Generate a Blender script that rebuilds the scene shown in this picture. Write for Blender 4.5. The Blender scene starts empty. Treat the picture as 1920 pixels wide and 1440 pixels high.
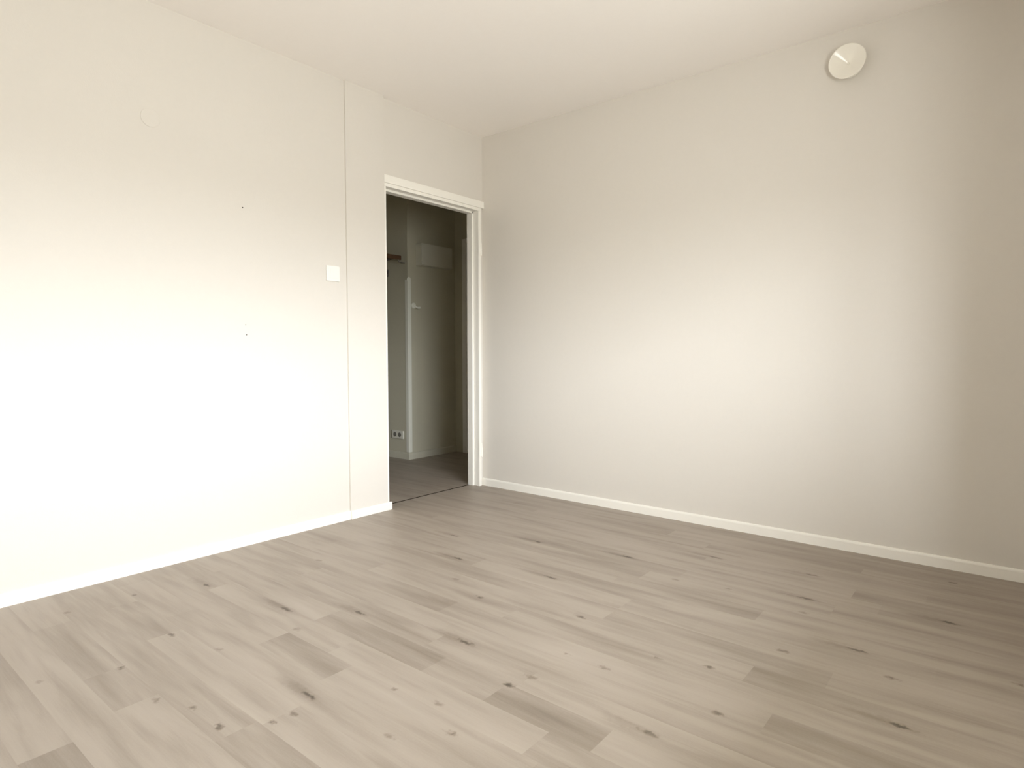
import bpy, bmesh, math, random
from mathutils import Vector, Matrix

S = bpy.context.scene
COL = S.collection

# ------------------------------------------------------------------ camera
CAM = (-3.33933, -2.99067, 0.97146)
YAW, PITCH, ROLL, FPX = math.radians(50.89598), math.radians(-2.95656), math.radians(-0.04902), 1153.98
fw = Vector((math.cos(PITCH)*math.sin(YAW), math.cos(PITCH)*math.cos(YAW), math.sin(PITCH)))
rt = Vector((math.cos(YAW), -math.sin(YAW), 0.0))
up = rt.cross(fw)
cr, sr = math.cos(ROLL), math.sin(ROLL)
R2 = rt*cr + up*sr
U2 = up*cr - rt*sr
cam_d = bpy.data.cameras.new('camera')
cam = bpy.data.objects.new('camera', cam_d)
COL.objects.link(cam)
m = Matrix((R2, U2, -fw)).transposed().to_4x4()
m.translation = Vector(CAM)
cam.matrix_world = m
cam_d.sensor_fit = 'HORIZONTAL'
cam_d.sensor_width = 36.0
cam_d.lens = FPX/1920.0*36.0
cam_d.clip_start = 0.02
S.camera = cam

# ------------------------------------------------------------------ room constants (metres)
H = 2.5
YW, XW = -3.50, -4.05             # window wall behind the camera, far side wall
WIN = dict(x0=-3.05, x1=-1.25, z0=0.90, z1=1.90)
SHADE_PIER = (-1.15, -3.15)             # unseen pier added to shade the right wall: left face, front face
YL, YP = -0.020, -0.030           # face of the left wall / of the pillar strip
XG, XP = -1.1853, -0.9101         # joint, right edge of the pillar strip

# ------------------------------------------------------------------ daylight, exposure
EXPOSURE = 0.44
SKY = 34.0
world = bpy.data.worlds.new('daylight')
S.world = world
world.use_nodes = True
wn = world.node_tree
wn.nodes.clear()
wo = wn.nodes.new('ShaderNodeOutputWorld')
bg = wn.nodes.new('ShaderNodeBackground')
tc = wn.nodes.new('ShaderNodeTexCoord')
sx = wn.nodes.new('ShaderNodeSeparateXYZ')
mr = wn.nodes.new('ShaderNodeMapRange')                   # height above the horizon, -1..1 -> 0..1
mr.inputs['From Min'].default_value = -1.0
cr_ = wn.nodes.new('ShaderNodeValToRGB')
SKY_STOPS = [(0.0, 0.31, (1, .985, .95)), (0.495, 0.34, (1, .99, .97)), (0.515, 0.66, (.99, 1, 1.03)), (0.57, 0.98, (.985, 1, 1.05)), (1.0, 1.0, (.98, 1, 1.06))]
els = cr_.color_ramp.elements
els[0].position, els[1].position = 0.0, 1.0
for p_, k_, c_ in SKY_STOPS[1:-1]:
    els.new(p_)
for e_, (p_, k_, c_) in zip(els, SKY_STOPS):
    e_.position = p_
    e_.color = (c_[0]*k_, c_[1]*k_, c_[2]*k_, 1)
wn.links.new(tc.outputs['Generated'], sx.inputs[0])
wn.links.new(sx.outputs['Z'], mr.inputs['Value'])
wn.links.new(mr.outputs['Result'], cr_.inputs['Fac'])
wn.links.new(cr_.outputs['Color'], bg.inputs['Color'])
bg.inputs['Strength'].default_value = SKY
wn.links.new(bg.outputs[0], wo.inputs['Surface'])

pl = bpy.data.lights.new('window_portal', 'AREA')
pl.shape = 'RECTANGLE'
pl.size = WIN['x1']-WIN['x0']
pl.size_y = WIN['z1']-WIN['z0']
pl.cycles.is_portal = True
po = bpy.data.objects.new('window_portal', pl)
po.location = ((WIN['x0']+WIN['x1'])/2, YW-0.12, (WIN['z0']+WIN['z1'])/2)
po.rotation_euler = (math.radians(90), 0, 0)              # faces into the room (+y)
COL.objects.link(po)

S.view_settings.view_transform = 'Standard'
S.view_settings.look = 'None'
S.view_settings.gamma = 1.0
S.view_settings.use_curve_mapping = False
S.view_settings.exposure = EXPOSURE
S.cycles.max_bounces = 14
S.cycles.diffuse_bounces = 10
S.cycles.sample_clamp_indirect = 8.0

# ------------------------------------------------------------------ materials
def mat(name, col, rough=0.5, spec=0.5, metal=0.0):
    mt = bpy.data.materials.new(name)
    mt.use_nodes = True
    b = mt.node_tree.nodes['Principled BSDF']
    b.inputs['Base Color'].default_value = (*col, 1)
    b.inputs['Roughness'].default_value = rough
    b.inputs['Specular IOR Level'].default_value = spec
    b.inputs['Metallic'].default_value = metal
    return mt

def noisy(mt, scale=60, amount=0.03, bump=0.0, bump_scale=250, dist=0.002):
    """fine mottling of the paint plus a roller-texture bump"""
    nt = mt.node_tree
    b = nt.nodes['Principled BSDF']
    base = list(b.inputs['Base Color'].default_value)
    co = nt.nodes.new('ShaderNodeTexCoord')
    n = nt.nodes.new('ShaderNodeTexNoise')
    n.inputs['Scale'].default_value = scale
    n.inputs['Detail'].default_value = 3
    r = nt.nodes.new('ShaderNodeMapRange')
    r.inputs['To Min'].default_value = 1-amount
    r.inputs['To Max'].default_value = 1+amount
    v = nt.nodes.new('ShaderNodeVectorMath')
    v.operation = 'SCALE'
    v.inputs[0].default_value = base[:3]
    nt.links.new(co.outputs['Object'], n.inputs['Vector'])
    nt.links.new(n.outputs['Fac'], r.inputs['Value'])
    nt.links.new(r.outputs['Result'], v.inputs['Scale'])
    nt.links.new(v.outputs['Vector'], b.inputs['Base Color'])
    if bump:
        n2 = nt.nodes.new('ShaderNodeTexNoise')
        n2.inputs['Scale'].default_value = bump_scale
        n2.inputs['Detail'].default_value = 2
        bp = nt.nodes.new('ShaderNodeBump')
        bp.inputs['Strength'].default_value = bump
        bp.inputs['Distance'].default_value = dist
        nt.links.new(co.outputs['Object'], n2.inputs['Vector'])
        nt.links.new(n2.outputs['Fac'], bp.inputs['Height'])
        nt.links.new(bp.outputs['Normal'], b.inputs['Normal'])
    return mt

M_WALL = noisy(mat('wall_paint', (0.712, 0.683, 0.634), 0.75, 0.25), 40, 0.012, 0.12, 220)
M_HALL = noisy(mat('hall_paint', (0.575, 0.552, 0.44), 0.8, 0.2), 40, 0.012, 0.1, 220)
M_CEIL = noisy(mat('ceiling_paint', (0.935, 0.905, 0.875), 0.85, 0.2), 40, 0.01, 0.1, 200)
M_TRIM = noisy(mat('white_gloss_paint', (0.90, 0.885, 0.83), 0.35, 0.5), 25, 0.01)
M_PLASTIC = noisy(mat('white_plastic', (0.87, 0.87, 0.84), 0.28, 0.5), 25, 0.006)
M_VENT = noisy(mat('vent_enamel', (0.88, 0.855, 0.78), 0.17, 0.8), 25, 0.006)
M_GUARD = noisy(mat('guard_plastic', (0.84, 0.84, 0.75), 0.5, 0.3), 25, 0.006)
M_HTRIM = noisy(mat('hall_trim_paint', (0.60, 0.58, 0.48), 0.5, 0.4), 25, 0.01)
M_WELL = mat('socket_well_grey', (0.20, 0.19, 0.165), 0.5, 0.3)
M_SOCK = noisy(mat('socket_plastic', (0.76, 0.75, 0.66), 0.4, 0.4), 25, 0.006)
M_DARK = mat('dark_gap', (0.022, 0.017, 0.012), 0.9, 0.1)
M_STEEL = mat('dark_steel', (0.30, 0.28, 0.26), 0.4, 0.5, 0.8)
M_WOOD = noisy(mat('brown_stained_wood', (0.13, 0.070, 0.036), 0.5, 0.4), 90, 0.25)
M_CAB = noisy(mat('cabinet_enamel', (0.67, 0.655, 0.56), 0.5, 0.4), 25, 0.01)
M_CONC = noisy(mat('slab_concrete', (0.42, 0.41, 0.38), 0.9, 0.1), 8, 0.1)

# ------------------------------------------------------------------ mesh helpers
def obj(name, bm, material, parent=None, smooth=False, bevel=0.0, seg=2):
    me = bpy.data.meshes.new(name)
    bmesh.ops.recalc_face_normals(bm, faces=bm.faces[:])
    bm.to_mesh(me)
    bm.free()
    o = bpy.data.objects.new(name, me)
    COL.objects.link(o)
    me.materials.append(material)
    if smooth:
        for p in me.polygons:
            p.use_smooth = True
    if bevel:
        b = o.modifiers.new('soft edges', 'BEVEL')
        b.width = bevel
        b.segments = seg
        b.limit_method = 'ANGLE'
        b.angle_limit = math.radians(40)
    if parent:
        o.parent = parent
        o.matrix_parent_inverse = parent.matrix_world.inverted()
    return o

def box(bm, x0, x1, y0, y1, z0, z1):
    r = bmesh.ops.create_cube(bm, size=1.0)
    bmesh.ops.scale(bm, vec=(x1-x0, y1-y0, z1-z0), verts=r['verts'])
    bmesh.ops.translate(bm, vec=((x0+x1)/2, (y0+y1)/2, (z0+z1)/2), verts=r['verts'])

def boxes(*bs):
    bm = bmesh.new()
    for b in bs:
        box(bm, *b)
    return bm

def tube(bm, p, q, r, n=14):
    p, q = Vector(p), Vector(q)
    d = q-p
    rot = d.to_track_quat('Z', 'Y').to_matrix().to_4x4()
    bmesh.ops.create_cone(bm, cap_ends=True, segments=n, radius1=r, radius2=r, depth=d.length,
                          matrix=Matrix.Translation((p+q)/2) @ rot)

def lathe(profile, n=64):
    """profile of (radius, height); axis = local z; caps where radius is 0"""
    bm = bmesh.new()
    rings = []
    for r, h in profile:
        if r <= 1e-6:
            rings.append([bm.verts.new((0, 0, h))])
        else:
            rings.append([bm.verts.new((r*math.cos(2*math.pi*i/n), r*math.sin(2*math.pi*i/n), h)) for i in range(n)])
    for a, b in zip(rings, rings[1:]):
        for i in range(n):
            j = (i+1) % n
            if len(a) == 1 and len(b) == 1:
                continue
            if len(a) == 1:
                bm.faces.new((a[0], b[i], b[j]))
            elif len(b) == 1:
                bm.faces.new((a[i], a[j], b[0]))
            else:
                bm.faces.new((a[i], a[j], b[j], b[i]))
    return bm

def extrude_profile(pts, axis, a, b):
    """closed 2-D profile swept along x or y"""
    bm = bmesh.new()
    def put(u, w, t):
        return bm.verts.new((t, u, w)) if axis == 'x' else bm.verts.new((u, t, w))
    A = [put(u, w, a) for u, w in pts]
    Bv = [put(u, w, b) for u, w in pts]
    n = len(pts)
    for i in range(n):
        j = (i+1) % n
        bm.faces.new((A[i], A[j], Bv[j], Bv[i]))
    bm.faces.new(A)
    bm.faces.new(Bv[::-1])
    return bm

def xform(bm, mtx):
    bmesh.ops.transform(bm, matrix=mtx, verts=bm.verts[:])
    return bm

def struct(o):
    o['kind'] = 'structure'
    return o

def empty(name, loc):
    o = bpy.data.objects.new(name, None)
    o.location = loc
    o.empty_display_size = 0.05
    COL.objects.link(o)
    bpy.context.view_layer.update()
    return o

def tag(o, label, cat, group=None):
    o['label'] = label
    o['category'] = cat
    if group:
        o['group'] = group
    return o

# ------------------------------------------------------------------ floor: laminate strips running along y
def floor_material():
    mt = bpy.data.materials.new('grey_oak_laminate')
    mt.use_nodes = True
    nt = mt.node_tree
    b = nt.nodes['Principled BSDF']
    N, L = nt.nodes.new, nt.links.new
    def math_(op, a, c=None, clamp=False):
        n = N('ShaderNodeMath')
        n.operation = op
        n.use_clamp = clamp
        for i, v in ((0, a), (1, c)):
            if v is None:
                continue
            if isinstance(v, (int, float)):
                n.inputs[i].default_value = v
            else:
                L(v, n.inputs[i])
        return n.outputs[0]
    def noise(vec, sc, detail, rough=0.5, dist=0.0):
        mp = N('ShaderNodeMapping')
        mp.inputs['Scale'].default_value = sc
        L(vec, mp.inputs['Vector'])
        n = N('ShaderNodeTexNoise')
        n.inputs['Scale'].default_value = 1.0
        n.inputs['Detail'].default_value = detail
        n.inputs['Roughness'].default_value = rough
        n.inputs['Distortion'].default_value = dist
        L(mp.outputs[0], n.inputs['Vector'])
        return math_('SUBTRACT', n.outputs['Fac'], 0.5)
    uv = N('ShaderNodeUVMap')
    uv.uv_map = 'grain'
    tone = N('ShaderNodeAttribute')
    tone.attribute_name = 'tone'
    geo = N('ShaderNodeTexCoord')
    P = geo.outputs['Object']
    broad = noise(uv.outputs[0], (15.0, 1.5, 1), 2.0, 0.5, 0.35)      # soft light and dark bands along the board
    mid = noise(uv.outputs[0], (34.0, 3.0, 1), 3.0, 0.55, 0.8)
    fine = noise(uv.outputs[0], (220.0, 9.0, 1), 4.0, 0.6, 0.3)
    speck = noise(P, (420.0, 160.0, 1), 2.0)
    f = math_('ADD', tone.outputs['Fac'], math_('MULTIPLY', broad, 0.72))
    f = math_('ADD', f, math_('MULTIPLY', mid, 0.28))
    f = math_('ADD', f, math_('MULTIPLY', fine, 0.16))
    f = math_('ADD', f, math_('MULTIPLY', speck, 0.10))
    # knots and mineral streaks: (x, y, half width across, half length along, depth)
    wob = N('ShaderNodeTexNoise')
    wob.inputs['Scale'].default_value = 55.0
    wob.inputs['Detail'].default_value = 2.0
    L(P, wob.inputs['Vector'])
    wv = N('ShaderNodeVectorMath')
    wv.operation = 'MULTIPLY_ADD'
    L(wob.outputs['Color'], wv.inputs[0])
    wv.inputs[1].default_value = (0.024, 0.05, 0)
    L(P, wv.inputs[2])
    ws = N('ShaderNodeVectorMath')
    ws.operation = 'SUBTRACT'
    L(wv.outputs[0], ws.inputs[0])
    ws.inputs[1].default_value = (0.012, 0.025, 0)
    WP = ws.outputs[0]
    acc = None
    for (kx, ky, wx, wy, dep) in KNOTS:
        mp = N('ShaderNodeMapping')
        mp.vector_type = 'POINT'
        mp.inputs['Location'].default_value = (-kx/wx, -ky/wy, 0)
        mp.inputs['Scale'].default_value = (1/wx, 1/wy, 0)
        L(WP, mp.inputs['Vector'])
        ln = N('ShaderNodeVectorMath')
        ln.operation = 'LENGTH'
        L(mp.outputs[0], ln.inputs[0])
        r = N('ShaderNodeMapRange')
        r.interpolation_type = 'SMOOTHSTEP'
        r.inputs['From Min'].default_value = 1.0
        r.inputs['From Max'].default_value = 0.05
        r.inputs['To Max'].default_value = dep
        L(ln.outputs['Value'], r.inputs['Value'])
        acc = r.outputs[0] if acc is None else math_('MAXIMUM', acc, r.outputs[0])
    grain = math_('ADD', 1.0, math_('MULTIPLY', fine, 0.8))
    f = math_('SUBTRACT', f, math_('MULTIPLY', acc, grain))
    ramp = N('ShaderNodeValToRGB')
    e = ramp.color_ramp.elements
    e[0].position, e[0].color = 0.0, FLOOR_COLS[0]
    e[1].position, e[1].color = 1.0, FLOOR_COLS[3]
    for p_, c_ in ((0.36, FLOOR_COLS[1]), (0.62, FLOOR_COLS[2])):
        q = ramp.color_ramp.elements.new(p_)
        q.color = c_
    L(f, ramp.inputs['Fac'])
    L(ramp.outputs['Color'], b.inputs['Base Color'])
    rr = math_('ADD', 0.47, math_('MULTIPLY', mid, 0.12))
    L(rr, b.inputs['Roughness'])
    b.inputs['Specular IOR Level'].default_value = 0.28
    bp = N('ShaderNodeBump')
    bp.inputs['Strength'].default_value = 0.10
    bp.inputs['Distance'].default_value = 0.001
    L(fine, bp.inputs['Height'])
    L(bp.outputs['Normal'], b.inputs['Normal'])
    return mt

FLOOR_COLS = [(0.104, 0.084, 0.066, 1), (0.265, 0.224, 0.184, 1), (0.366, 0.318, 0.270, 1), (0.438, 0.387, 0.335, 1)]
KN = [(-2.64, -0.278, 1), (-2.186, -0.403, 2), (-2.471, -0.77, 1), (-2.417, -1.007, 1), (-2.107, -0.883, 3), (-1.953, -1.126, 2),
      (-2.668, -1.159, 1.4), (-2.622, -1.281, .7), (-2.615, -1.423, 1.2), (-2.462, -1.522, 1), (-2.518, -1.506, .7), (-2.848, -0.791, 1),
      (-2.416, -0.289, 1), (-2.387, -1.467, 2.4), (-2.174, -1.072, 1.5), (-1.713, -0.505, 1.5), (-2.665, -0.885, .8), (-1.282, -0.99, 2.2),
      (-1.562, -1.379, 1.2), (-1.21, -1.473, 2.6), (-0.761, -1.599, 2.6), (-1.873, -1.595, 3), (-1.48, -1.169, 1.5), (-1.726, -2.043, 1.2),
      (-1.724, -1.901, .6), (-2.183, -1.787, 1.2), (-2.213, -1.633, .7), (-1.938, -2.297, 2), (-2.362, -1.792, 1.6), (-2.254, -1.911, 1.5),
      (-1.986, -1.878, 1.4), (-1.91, -1.9, 1.4), (-1.465, -1.789, 1.4), (-1.565, -2.143, .7), (-1.034, -0.718, 2), (-0.843, -1.13, 2),
      (-0.894, -1.904, 1.5), (-0.507, -1.925, 2.6), (-0.468, -2.341, 2.4), (-0.758, -2.389, 3), (-1.74, -2.405, 1.4), (-1.518, -2.3, 1.1),
      (-1.499, -2.793, 2), (-1.24, -2.742, 1.6), (-0.672, -2.846, 2), (-1.268, -2.442, 1.6), (-0.195, -2.826, 1.5),
      (-0.853, -2.115, .8), (-1.046, -3.037, 1.4), (-1.11, -2.626, 2.2), (-0.908, -2.418, 1.3)]
KNOTS = []
for i, (kx, ky, s) in enumerate(KN):
    if s < 1.8:
        KNOTS.append((kx, ky, 0.0085+0.0045*s, 0.012+0.009*s, 0.26+0.28*((i*37) % 11)/10))
    else:
        KNOTS.append((kx, ky, 0.010+0.002*s, 0.020+0.014*s, 0.56))
        KNOTS.append((kx, ky+0.05, 0.022+0.003*s, 0.08+0.03*s, 0.20))   # darker figure trailing off behind the knot

SW, SO = 0.1115, 0.088
FIXED = {  # strip index -> pieces (y near the door wall -> nearer the camera, tone)
    19: [(-1.07, -1.43, -.20), (-1.43, -2.15, .08)],
    17: [(-1.055, -1.62, -.18), (-1.62, -1.873, -.04), (-1.873, -2.223, -.26), (-2.223, -3.0, .12)],
    16: [(-1.9, -2.9, .10)],
    18: [(-1.3, -2.1, .10)],
    23: [(-0.88, -1.133, -.17), (-1.133, -1.8, .10)],
    21: [(-0.36, -0.752, -.17), (-0.752, -1.5, .12)],
    25: [(-1.2, -1.7, -.12)],
    14: [(-0.6, -1.347, -.08), (-1.347, -2.52, .06), (-2.52, -3.1, -.20)],
    8: [(-1.70, -2.295, -.16), (-2.295, -3.1, .06)],
    11: [(-1.86, -2.6, -.15)],
    12: [(-2.40, -3.1, -.14)],
    4: [(-1.9, -2.524, .06), (-2.524, -3.1, -.14)],
    6: [(-1.2, -1.9, -.08)],
    10: [(-0.5, -1.1, -.08), (-1.1, -1.86, .08)],
}
def floor_pieces(y_lo, y_hi, k, rnd):
    fixed = sorted(FIXED.get(k, []), key=lambda t: -t[0]) if y_lo < -1 else []
    out, y = [], y_hi
    def fill(to):
        nonlocal y
        first = True
        while y > to+1e-4:
            ln = rnd.uniform(0.45, 1.25)*(rnd.uniform(.3, 1) if first else 1)
            first = False
            ny = max(to, y-ln)
            if ny-to < 0.18:
                ny = to
            out.append((y, ny, rnd.choice((-.05, -.03, -.01, .01, .03, .04))))
            y = ny
    for a, c, t in fixed:
        fill(a)
        out.append((y, c, t))
        y = c
    fill(y_lo)
    return out

def build_floor():
    rnd = random.Random(7)
    bm = bmesh.new()
    uvl = bm.loops.layers.uv.new('grain')
    tl = bm.faces.layers.float.new('tone')
    def rows(x_lo, x_hi, y_lo, y_hi):
        k0 = int(math.floor((-x_hi-SO)/SW))
        k = k0
        while True:
            a, c = -(SO+SW*k), -(SO+SW*(k+1))
            if a <= x_lo:
                break
            xa, xc = min(a, x_hi), max(c, x_lo)
            off = None
            if xa-xc > 1e-4:
                for (y1, y0, t) in floor_pieces(y_lo, y_hi, k, rnd):
                    f = bm.faces.new([bm.verts.new(p) for p in ((xc, y0, 0), (xa, y0, 0), (xa, y1, 0), (xc, y1, 0))])
                    if off is None or abs(t) >= .1 or rnd.random() < .3:
                        off = (rnd.uniform(0, 60), rnd.uniform(0, 60))
                    ou, ov = off
                    for lp in f.loops:
                        lp[uvl].uv = (lp.vert.co.x+ou, lp.vert.co.y+ov)
                    f[tl] = 0.58+0.62*t
            k += 1
    rows(XW, 0.0, YW, 0.071)
    rows(-1.6, 1.1, 0.086, 3.0)
    me = bpy.data.meshes.new('floor')
    bm.to_mesh(me)
    bm.free()
    o = bpy.data.objects.new('floor', me)
    COL.objects.link(o)
    me.materials.append(floor_material())
    return struct(o)

build_floor()
struct(obj('subfloor', boxes((XW-.1, 1.2, YW-.15, 3.1, -.12, -.013)), M_CONC))

# ------------------------------------------------------------------ room shell
struct(obj('ceiling', boxes((XW-.1, 1.2, YW-.15, 3.1, H, H+.12)), M_CEIL))
struct(obj('wall_right', boxes((0, .10, YW-.15, 0.0, 0, H)), M_WALL))
wl = struct(obj('wall_left', boxes((XW-.1, XG, YL, .08, 0, H)), M_WALL))
struct(obj('wall_pillar', boxes((XG, XP, YP, .08, 0, H)), M_WALL))
struct(obj('wall_door', boxes((XP, 0.10, 0, .08, 2.0, H), (XP, -0.934, 0, .08, 0, 2.0), (-0.028, 0.10, 0, .08, 0, 2.0)), M_WALL))
struct(obj('wall_side', boxes((XW-.1, XW, YW-.15, YL, 0, H)), M_WALL))
w = WIN
struct(obj('wall_rear', boxes((XW, w['x0'], YW-.15, YW, 0, H), (w['x1'], 0, YW-.15, YW, 0, H),
                              (w['x0'], w['x1'], YW-.15, YW, 0, w['z0']), (w['x0'], w['x1'], YW-.15, YW, w['z1'], H)), M_WALL))

struct(obj('shade_pier', boxes((SHADE_PIER[0], 0, YW, SHADE_PIER[1], 0, H)), M_WALL))  # added out of view, keeps window light off the right wall's near end

# window in the rear wall (behind the camera): frame, mullion, sill, panes
win = struct(empty('window_1', ((w['x0']+w['x1'])/2, YW-.1, w['z0'])))
xm = w['x0']+0.62*(w['x1']-w['x0'])
y0, y1 = YW-.145, YW-.10
obj('window_frame', boxes((w['x0'], w['x1'], y0, y1, w['z0'], w['z0']+.05), (w['x0'], w['x1'], y0, y1, w['z1']-.05, w['z1']),
                          (w['x0'], w['x0']+.05, y0, y1, w['z0']+.05, w['z1']-.05), (w['x1']-.05, w['x1'], y0, y1, w['z0']+.05, w['z1']-.05),
                          (xm-.03, xm+.03, y0, y1, w['z0']+.05, w['z1']-.05)), M_TRIM, win)
obj('window_sill', boxes((w['x0']-.03, w['x1']+.03, YW-.10, YW+.05, w['z0']-.025, w['z0']-.001)), M_TRIM, win, bevel=.004)
mg = bpy.data.materials.new('window_glass')
mg.use_nodes = True
gt = mg.node_tree
gt.nodes.clear()
go, gm = gt.nodes.new('ShaderNodeOutputMaterial'), gt.nodes.new('ShaderNodeMixShader')
ga, gb = gt.nodes.new('ShaderNodeBsdfTransparent'), gt.nodes.new('ShaderNodeBsdfGlossy')
ga.inputs['Color'].default_value = (.97, .98, .97, 1)
gb.inputs['Roughness'].default_value = 0.0
gm.inputs[0].default_value = 0.06
gt.links.new(ga.outputs[0], gm.inputs[1])
gt.links.new(gb.outputs[0], gm.inputs[2])
gt.links.new(gm.outputs[0], go.inputs['Surface'])
for a, c in ((w['x0']+.05, xm-.03), (xm+.03, w['x1']-.05)):
    obj('window_pane', boxes((a, c, YW-.126, YW-.122, w['z0']+.05, w['z1']-.05)), mg, win)

# unseen overhang slab added outside over the window to cut off the high sky
struct(obj('sky_block_slab', boxes((-4.6, .6, YW-1.45, YW-.151, 2.36, 2.54)), M_CONC))

# baseboards: rounded top edge
def skirting(name, axis, a, b, face, outward, h=.050, t=.012, m=None):
    s = outward
    pts = [(face, 0.0), (face+s*t, 0.0), (face+s*t, h-.010), (face+s*(t-.0015), h-.005), (face+s*(t-.005), h-.0012), (face+s*(t-.008), h), (face, h)]
    return struct(obj(name, extrude_profile(pts, axis, a, b), m or M_TRIM))
skirting('baseboard_left', 'x', XW, XG, YL, -1)
bp_ = skirting('baseboard_pillar', 'x', XG, XP+.026, YP, -1)
bv = bp_.modifiers.new('soft edges', 'BEVEL')
bv.width, bv.segments, bv.limit_method, bv.angle_limit = .004, 3, 'ANGLE', math.radians(60)
skirting('baseboard_right', 'y', SHADE_PIER[1], -0.001, 0.0, -1, h=.053)

# ------------------------------------------------------------------ door opening (leaf taken off), rebated frame
door = struct(empty('door_1', (-.47, 0.03, 0)))
FY0, FY1, FR = -.015, .086, .036                # front of the frame, back of the frame, back of the rebate
xa, xb = -.934, -.028                           # outer faces of the frame
def jamb(xo, xf, xi):
    """outer x, edge of the front face, edge of the stop"""
    lo, hi = min(xo, xf), max(xo, xf)
    lo2, hi2 = min(xo, xi), max(xo, xi)
    return [(lo, hi, FY0, FR, 0, 1.975), (lo2, hi2, FR, FY1, 0, 1.975)]
obj('frame_jamb', boxes(*jamb(xb, -.0545, -.0685)), M_TRIM, door, bevel=.0015)
obj('frame_jamb', boxes(*jamb(xa, -.886, -.872)), M_TRIM, door, bevel=.0015)
obj('frame_head', boxes((xa, xb, FY0, FR, 1.9755, 1.9965), (xa, xb, FR, FY1, 1.963, 1.9965)), M_TRIM, door, bevel=.0015)
obj('head_casing', boxes((xa, -.001, -.021, -.0005, 1.997, 2.045)), M_TRIM, door, bevel=.003)
obj('threshold_gap', boxes((-.886, -.0545, .066, .090, -.0128, -.0012)), M_DARK, door)
for z0, z1 in ((1.661, 1.752), (.212, .312)):
    bm = bmesh.new()
    tube(bm, (-.0335, -.021, z0), (-.0335, -.021, z0+(z1-z0)*.62), .0058)
    bmesh.ops.create_cone(bm, cap_ends=True, segments=14, radius1=.0052, radius2=.0022, depth=(z1-z0)*.38,
                          matrix=Matrix.Translation((-.0335, -.021, z1-(z1-z0)*.19)))
    hg = obj('hinge', bm, M_TRIM, door, smooth=False)
    lb = boxes((-.0575, -.031, FY0-.003, FY0+.001, z0+.004, z1+.018))
    obj('hinge_leaf', lb, M_TRIM, hg, bevel=.0014)

# ------------------------------------------------------------------ things on the walls of the room
def rounded_plate(hw, hh, d, r, n=5):
    """rounded rectangle in the local xz plane, growing towards -y"""
    pts = []
    for cx, cz, a0 in ((hw-r, hh-r, 0), (-hw+r, hh-r, 90), (-hw+r, -hh+r, 180), (hw-r, -hh+r, 270)):
        for i in range(n+1):
            a = math.radians(a0+90*i/n)
            pts.append((cx+r*math.cos(a), cz+r*math.sin(a)))
    bm = bmesh.new()
    A = [bm.verts.new((u, 0, v)) for u, v in pts]
    Bv = [bm.verts.new((u, -d, v)) for u, v in pts]
    for i in range(len(pts)):
        j = (i+1) % len(pts)
        bm.faces.new((A[i], A[j], Bv[j], Bv[i]))
    bm.faces.new(A)
    bm.faces.new(Bv[::-1])
    return bm

# light switch
sw = empty('light_switch', (-1.279, YL, 1.411))
tag(sw, 'white square rocker light switch on the bright left wall, beside the vertical joint', 'switch')
obj('switch_frame', xform(rounded_plate(.0425, .0430, .011, .007), Matrix.Translation((-1.279, YL, 1.411))), M_PLASTIC, sw, bevel=.0025, seg=3)
rk = rounded_plate(.0245, .0255, .006, .002)
rk = xform(rk, Matrix.Translation((-1.2765, YL-.0095, 1.411)) @ Matrix.Rotation(math.radians(3.5), 4, 'X'))
obj('rocker', rk, M_PLASTIC, sw, bevel=.0012)

# painted-over round junction box cover high on the left wall
cv = obj('junction_box_cover', xform(lathe([(0.0, 0), (.040, 0), (.040, .002), (.0385, .0026), (.036, .0030), (0, .0032)], 48),
         Matrix.Translation((-2.200, YL, 2.000)) @ Matrix.Rotation(math.radians(90), 4, 'X')), M_WALL, smooth=False)
tag(cv, 'faint round box cover painted over in the wall colour, high on the left wall', 'cover plate')

# nail holes left in the wall
for x, z, r in ((-1.790, 1.685, .0032), (-1.788, 1.109, .0022), (-1.784, 1.059, .0026)):
    bm = bmesh.new()
    tube(bm, (x, YL-.0006, z), (x, YL+.004, z), r, 10)
    obj('nail_hole', bm, M_DARK, wl)

# round exhaust valve on the right wall
VC = Vector((0.0, -2.3426, 2.3367))
vt = empty('ventilation_valve', VC)
tag(vt, 'round white air valve with a dished disc, high on the right wall near the ceiling', 'air vent')
VM = Matrix.Translation(VC) @ Matrix.Rotation(math.radians(-90), 4, 'Y')     # local z -> -x, into the room
obj('collar', xform(lathe([(0, 0), (.066, 0), (.066, .004), (.060, .008), (.050, .010), (0, .010)], 72), VM), M_VENT, vt, smooth=False)
disc = lathe([(.010, .0105), (.060, .0300), (.0745, .0350), (.0790, .0405), (.0800, .0435), (.0792, .0465), (.0770, .0477), (.0748, .0466),
              (.0722, .0455), (.0712, .0450), (.0695, .0442), (.0380, .0290), (.0065, .0136), (.0055, .0131), (.0040, .0126)], 128)
obj('valve_disc', xform(disc, VM), M_VENT, vt, smooth=True)
obj('spindle', xform(lathe([(0, .008), (.0052, .008), (.0052, .0150), (.0040, .0162), (0, .0166)], 24), VM), M_VENT, vt, smooth=False)

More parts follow.
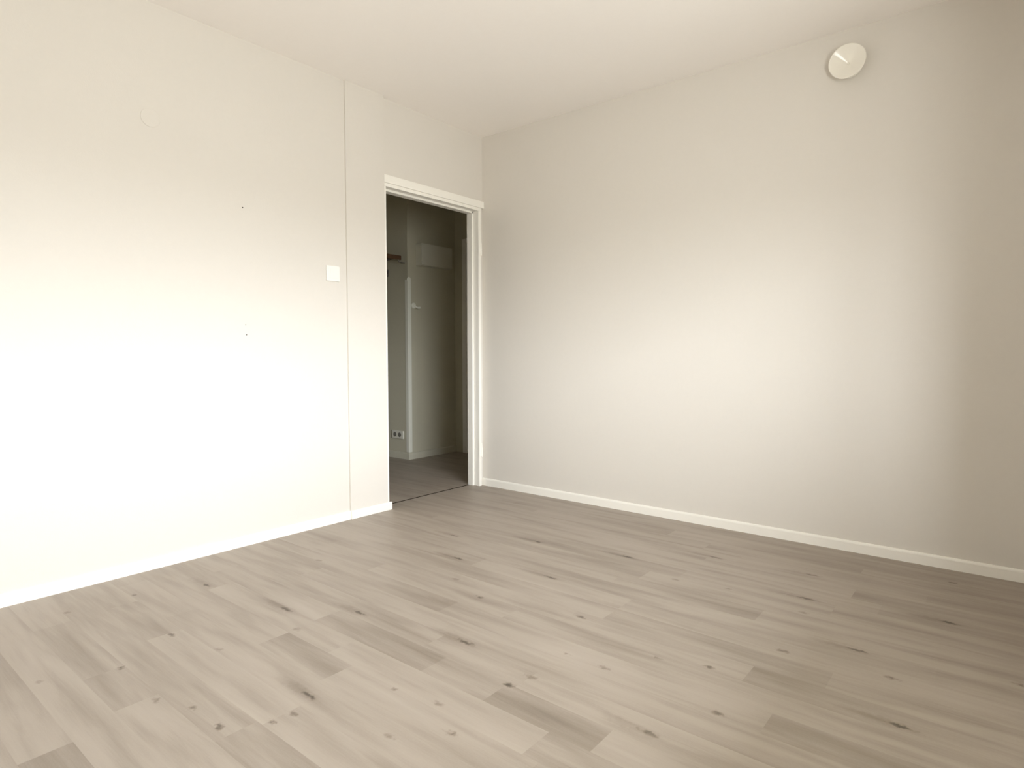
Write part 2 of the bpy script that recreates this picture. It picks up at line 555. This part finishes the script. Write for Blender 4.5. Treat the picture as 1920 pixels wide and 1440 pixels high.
# ------------------------------------------------------------------ hallway seen through the opening
HX, HY, HR = .365, 1.220, .965
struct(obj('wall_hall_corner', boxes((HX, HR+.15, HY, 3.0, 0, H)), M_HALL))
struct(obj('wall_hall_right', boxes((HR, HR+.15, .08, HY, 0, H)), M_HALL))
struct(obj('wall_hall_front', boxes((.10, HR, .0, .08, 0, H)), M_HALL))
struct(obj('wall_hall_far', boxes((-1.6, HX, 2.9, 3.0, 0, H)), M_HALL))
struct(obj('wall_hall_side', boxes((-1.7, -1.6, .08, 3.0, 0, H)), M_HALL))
skirting('baseboard_hall_end', 'x', HX-.010, HR, HY, -1, h=.062, t=.010, m=M_HTRIM)
skirting('baseboard_hall_left', 'y', HY+.0003, 2.9, HX, -1, h=.062, t=.010, m=M_HTRIM)
d2 = struct(empty('door_2', (HR, .75, 0)))
obj('frame', boxes((HR-.016, HR-.0005, 1.060, 1.110, 0, 2.045), (HR-.016, HR-.0005, .24, .29, 0, 2.045), (HR-.016, HR-.0005, .29, 1.060, 1.995, 2.045)), M_TRIM, d2, bevel=.003)
obj('door_panel', boxes((HR-.010, HR-.0005, .292, 1.058, .006, 1.993)), M_TRIM, d2)

# corner guard: L profile with rounded top
gd = empty('corner_guard', (HX, HY, .066))
tag(gd, 'tall white plastic corner guard on the wall corner in the dim hallway', 'corner guard')
t = .0025
bm = boxes((HX-t, HX, HY-t, HY+.034, .066, 1.622), (HX, HX+.038, HY-t, HY, .066, 1.622))
bm2 = obj('guard_profile', bm, M_GUARD, gd, bevel=.0012)
for mtx, nm in ((Matrix.Translation((HX+.015, HY-t+.0002, 1.622)), 'end_cap'),):
    cap = lathe([(0, 0), (.0225, 0), (.0225, .0024), (0, .0024)], 32)
    cap = xform(cap, mtx @ Matrix.Rotation(math.radians(-90), 4, 'X'))
    obj('end_cap', cap, M_GUARD, gd)

# small white hook plate right of the guard
hb = empty('wall_hook', (.445, HY, 1.38))
tag(hb, 'small white wall hook right beside the hallway corner guard', 'hook')
pl_ = xform(lathe([(0, 0), (.026, 0), (.026, .006), (.020, .010), (0, .011)], 32),
            Matrix.Translation((.432, HY, 1.392)) @ Matrix.Rotation(math.radians(90), 4, 'X'))
obj('plate', pl_, M_GUARD, hb)
bm = bmesh.new()
tube(bm, (.432, HY-.008, 1.392), (.455, HY-.030, 1.372), .008)
tube(bm, (.455, HY-.030, 1.372), (.478, HY-.040, 1.374), .010)
obj('peg', bm, M_GUARD, hb)

# wall cabinet
cb = empty('wall_cabinet', (.66, HY, 1.76))
tag(cb, 'small white box cabinet mounted high on the dim hallway wall', 'cabinet')
CX0, CX1, CZ0, CZ1, CD = .465, .846, 1.752, 1.948, .085
obj('cabinet_body', boxes((CX0, CX1, HY-CD+.016, HY-.0005, CZ0, CZ1)), M_CAB, cb, bevel=.002)
obj('cabinet_door', boxes((CX0+.001, CX1-.001, HY-CD, HY-CD+.015, CZ0+.003, CZ1-.001)), M_CAB, cb, bevel=.003)

# hat rack: wooden end board, slats, metal rail and coat hook
hr = empty('hat_rack', (HX, 1.5, 1.78))
tag(hr, 'brown wooden hat rack high on the left hallway wall, seen through the door opening', 'hat rack')
ex0 = .07
obj('end_board', boxes((ex0, HX-.045, 1.248, 1.268, 1.790, 1.828)), M_WOOD, hr, bevel=.003)
obj('end_board', boxes((ex0, HX-.045, 1.92, 1.94, 1.790, 1.828)), M_WOOD, hr, bevel=.003)
for i in range(5):
    x = ex0+.02+i*.048
    obj('slat', boxes((x, x+.03, 1.268, 1.92, 1.803, 1.818)), M_WOOD, hr, bevel=.002)
bm = bmesh.new()
tube(bm, (HX, 1.258, 1.770), (HX-.06, 1.258, 1.770), .006)
tube(bm, (HX-.06, 1.258, 1.770), (HX-.075, 1.258, 1.792), .006)
obj('wall_bracket', bm, M_STEEL, hr)
bm = bmesh.new()
tube(bm, (HX, 1.93, 1.770), (HX-.06, 1.93, 1.770), .006)
tube(bm, (HX-.06, 1.93, 1.770), (HX-.075, 1.93, 1.792), .006)
obj('wall_bracket', bm, M_STEEL, hr)
bm = bmesh.new()
tube(bm, (ex0+.12, 1.258, 1.778), (ex0+.12, 1.93, 1.778), .007)
obj('rail', bm, M_STEEL, hr)

# coat hook under the rack
ck = empty('coat_hook', (HX, 1.44, 1.69))
tag(ck, 'dark coat hook under the wooden hat rack at the edge of the opening', 'hook')
bm = boxes((HX-.006, HX-.0003, 1.475, 1.500, 1.665, 1.730))
bpk = obj('hook_plate', bm, M_STEEL, ck, bevel=.002)
bm = bmesh.new()
tube(bm, (HX-.004, 1.4875, 1.715), (HX-.045, 1.4875, 1.722), .006)
tube(bm, (HX-.004, 1.4875, 1.680), (HX-.030, 1.4875, 1.672), .006)
tube(bm, (HX-.030, 1.4875, 1.672), (HX-.040, 1.4875, 1.690), .006)
obj('hook_arm', bm, M_STEEL, ck)

# double socket low on the left hallway wall
so = empty('wall_socket', (HX, 1.36, .22))
tag(so, 'white double wall socket low on the left hallway wall', 'socket')
SM = Matrix.Translation((HX, 1.365, .219)) @ Matrix.Rotation(math.radians(-90), 4, 'Z')   # local -y -> -x
obj('socket_frame', xform(rounded_plate(.078, .036, .012, .005), SM), M_SOCK, so, bevel=.002)
for u in (-.035, .030):
    rim = lathe([(0, .0), (.021, .0), (.021, .0012), (.0195, .0012), (.0185, .0004), (0, .0004)], 32)
    obj('socket_well', xform(rim, SM @ Matrix.Translation((u, -.0122, 0)) @ Matrix.Rotation(math.radians(90), 4, 'X')), M_WELL, so)
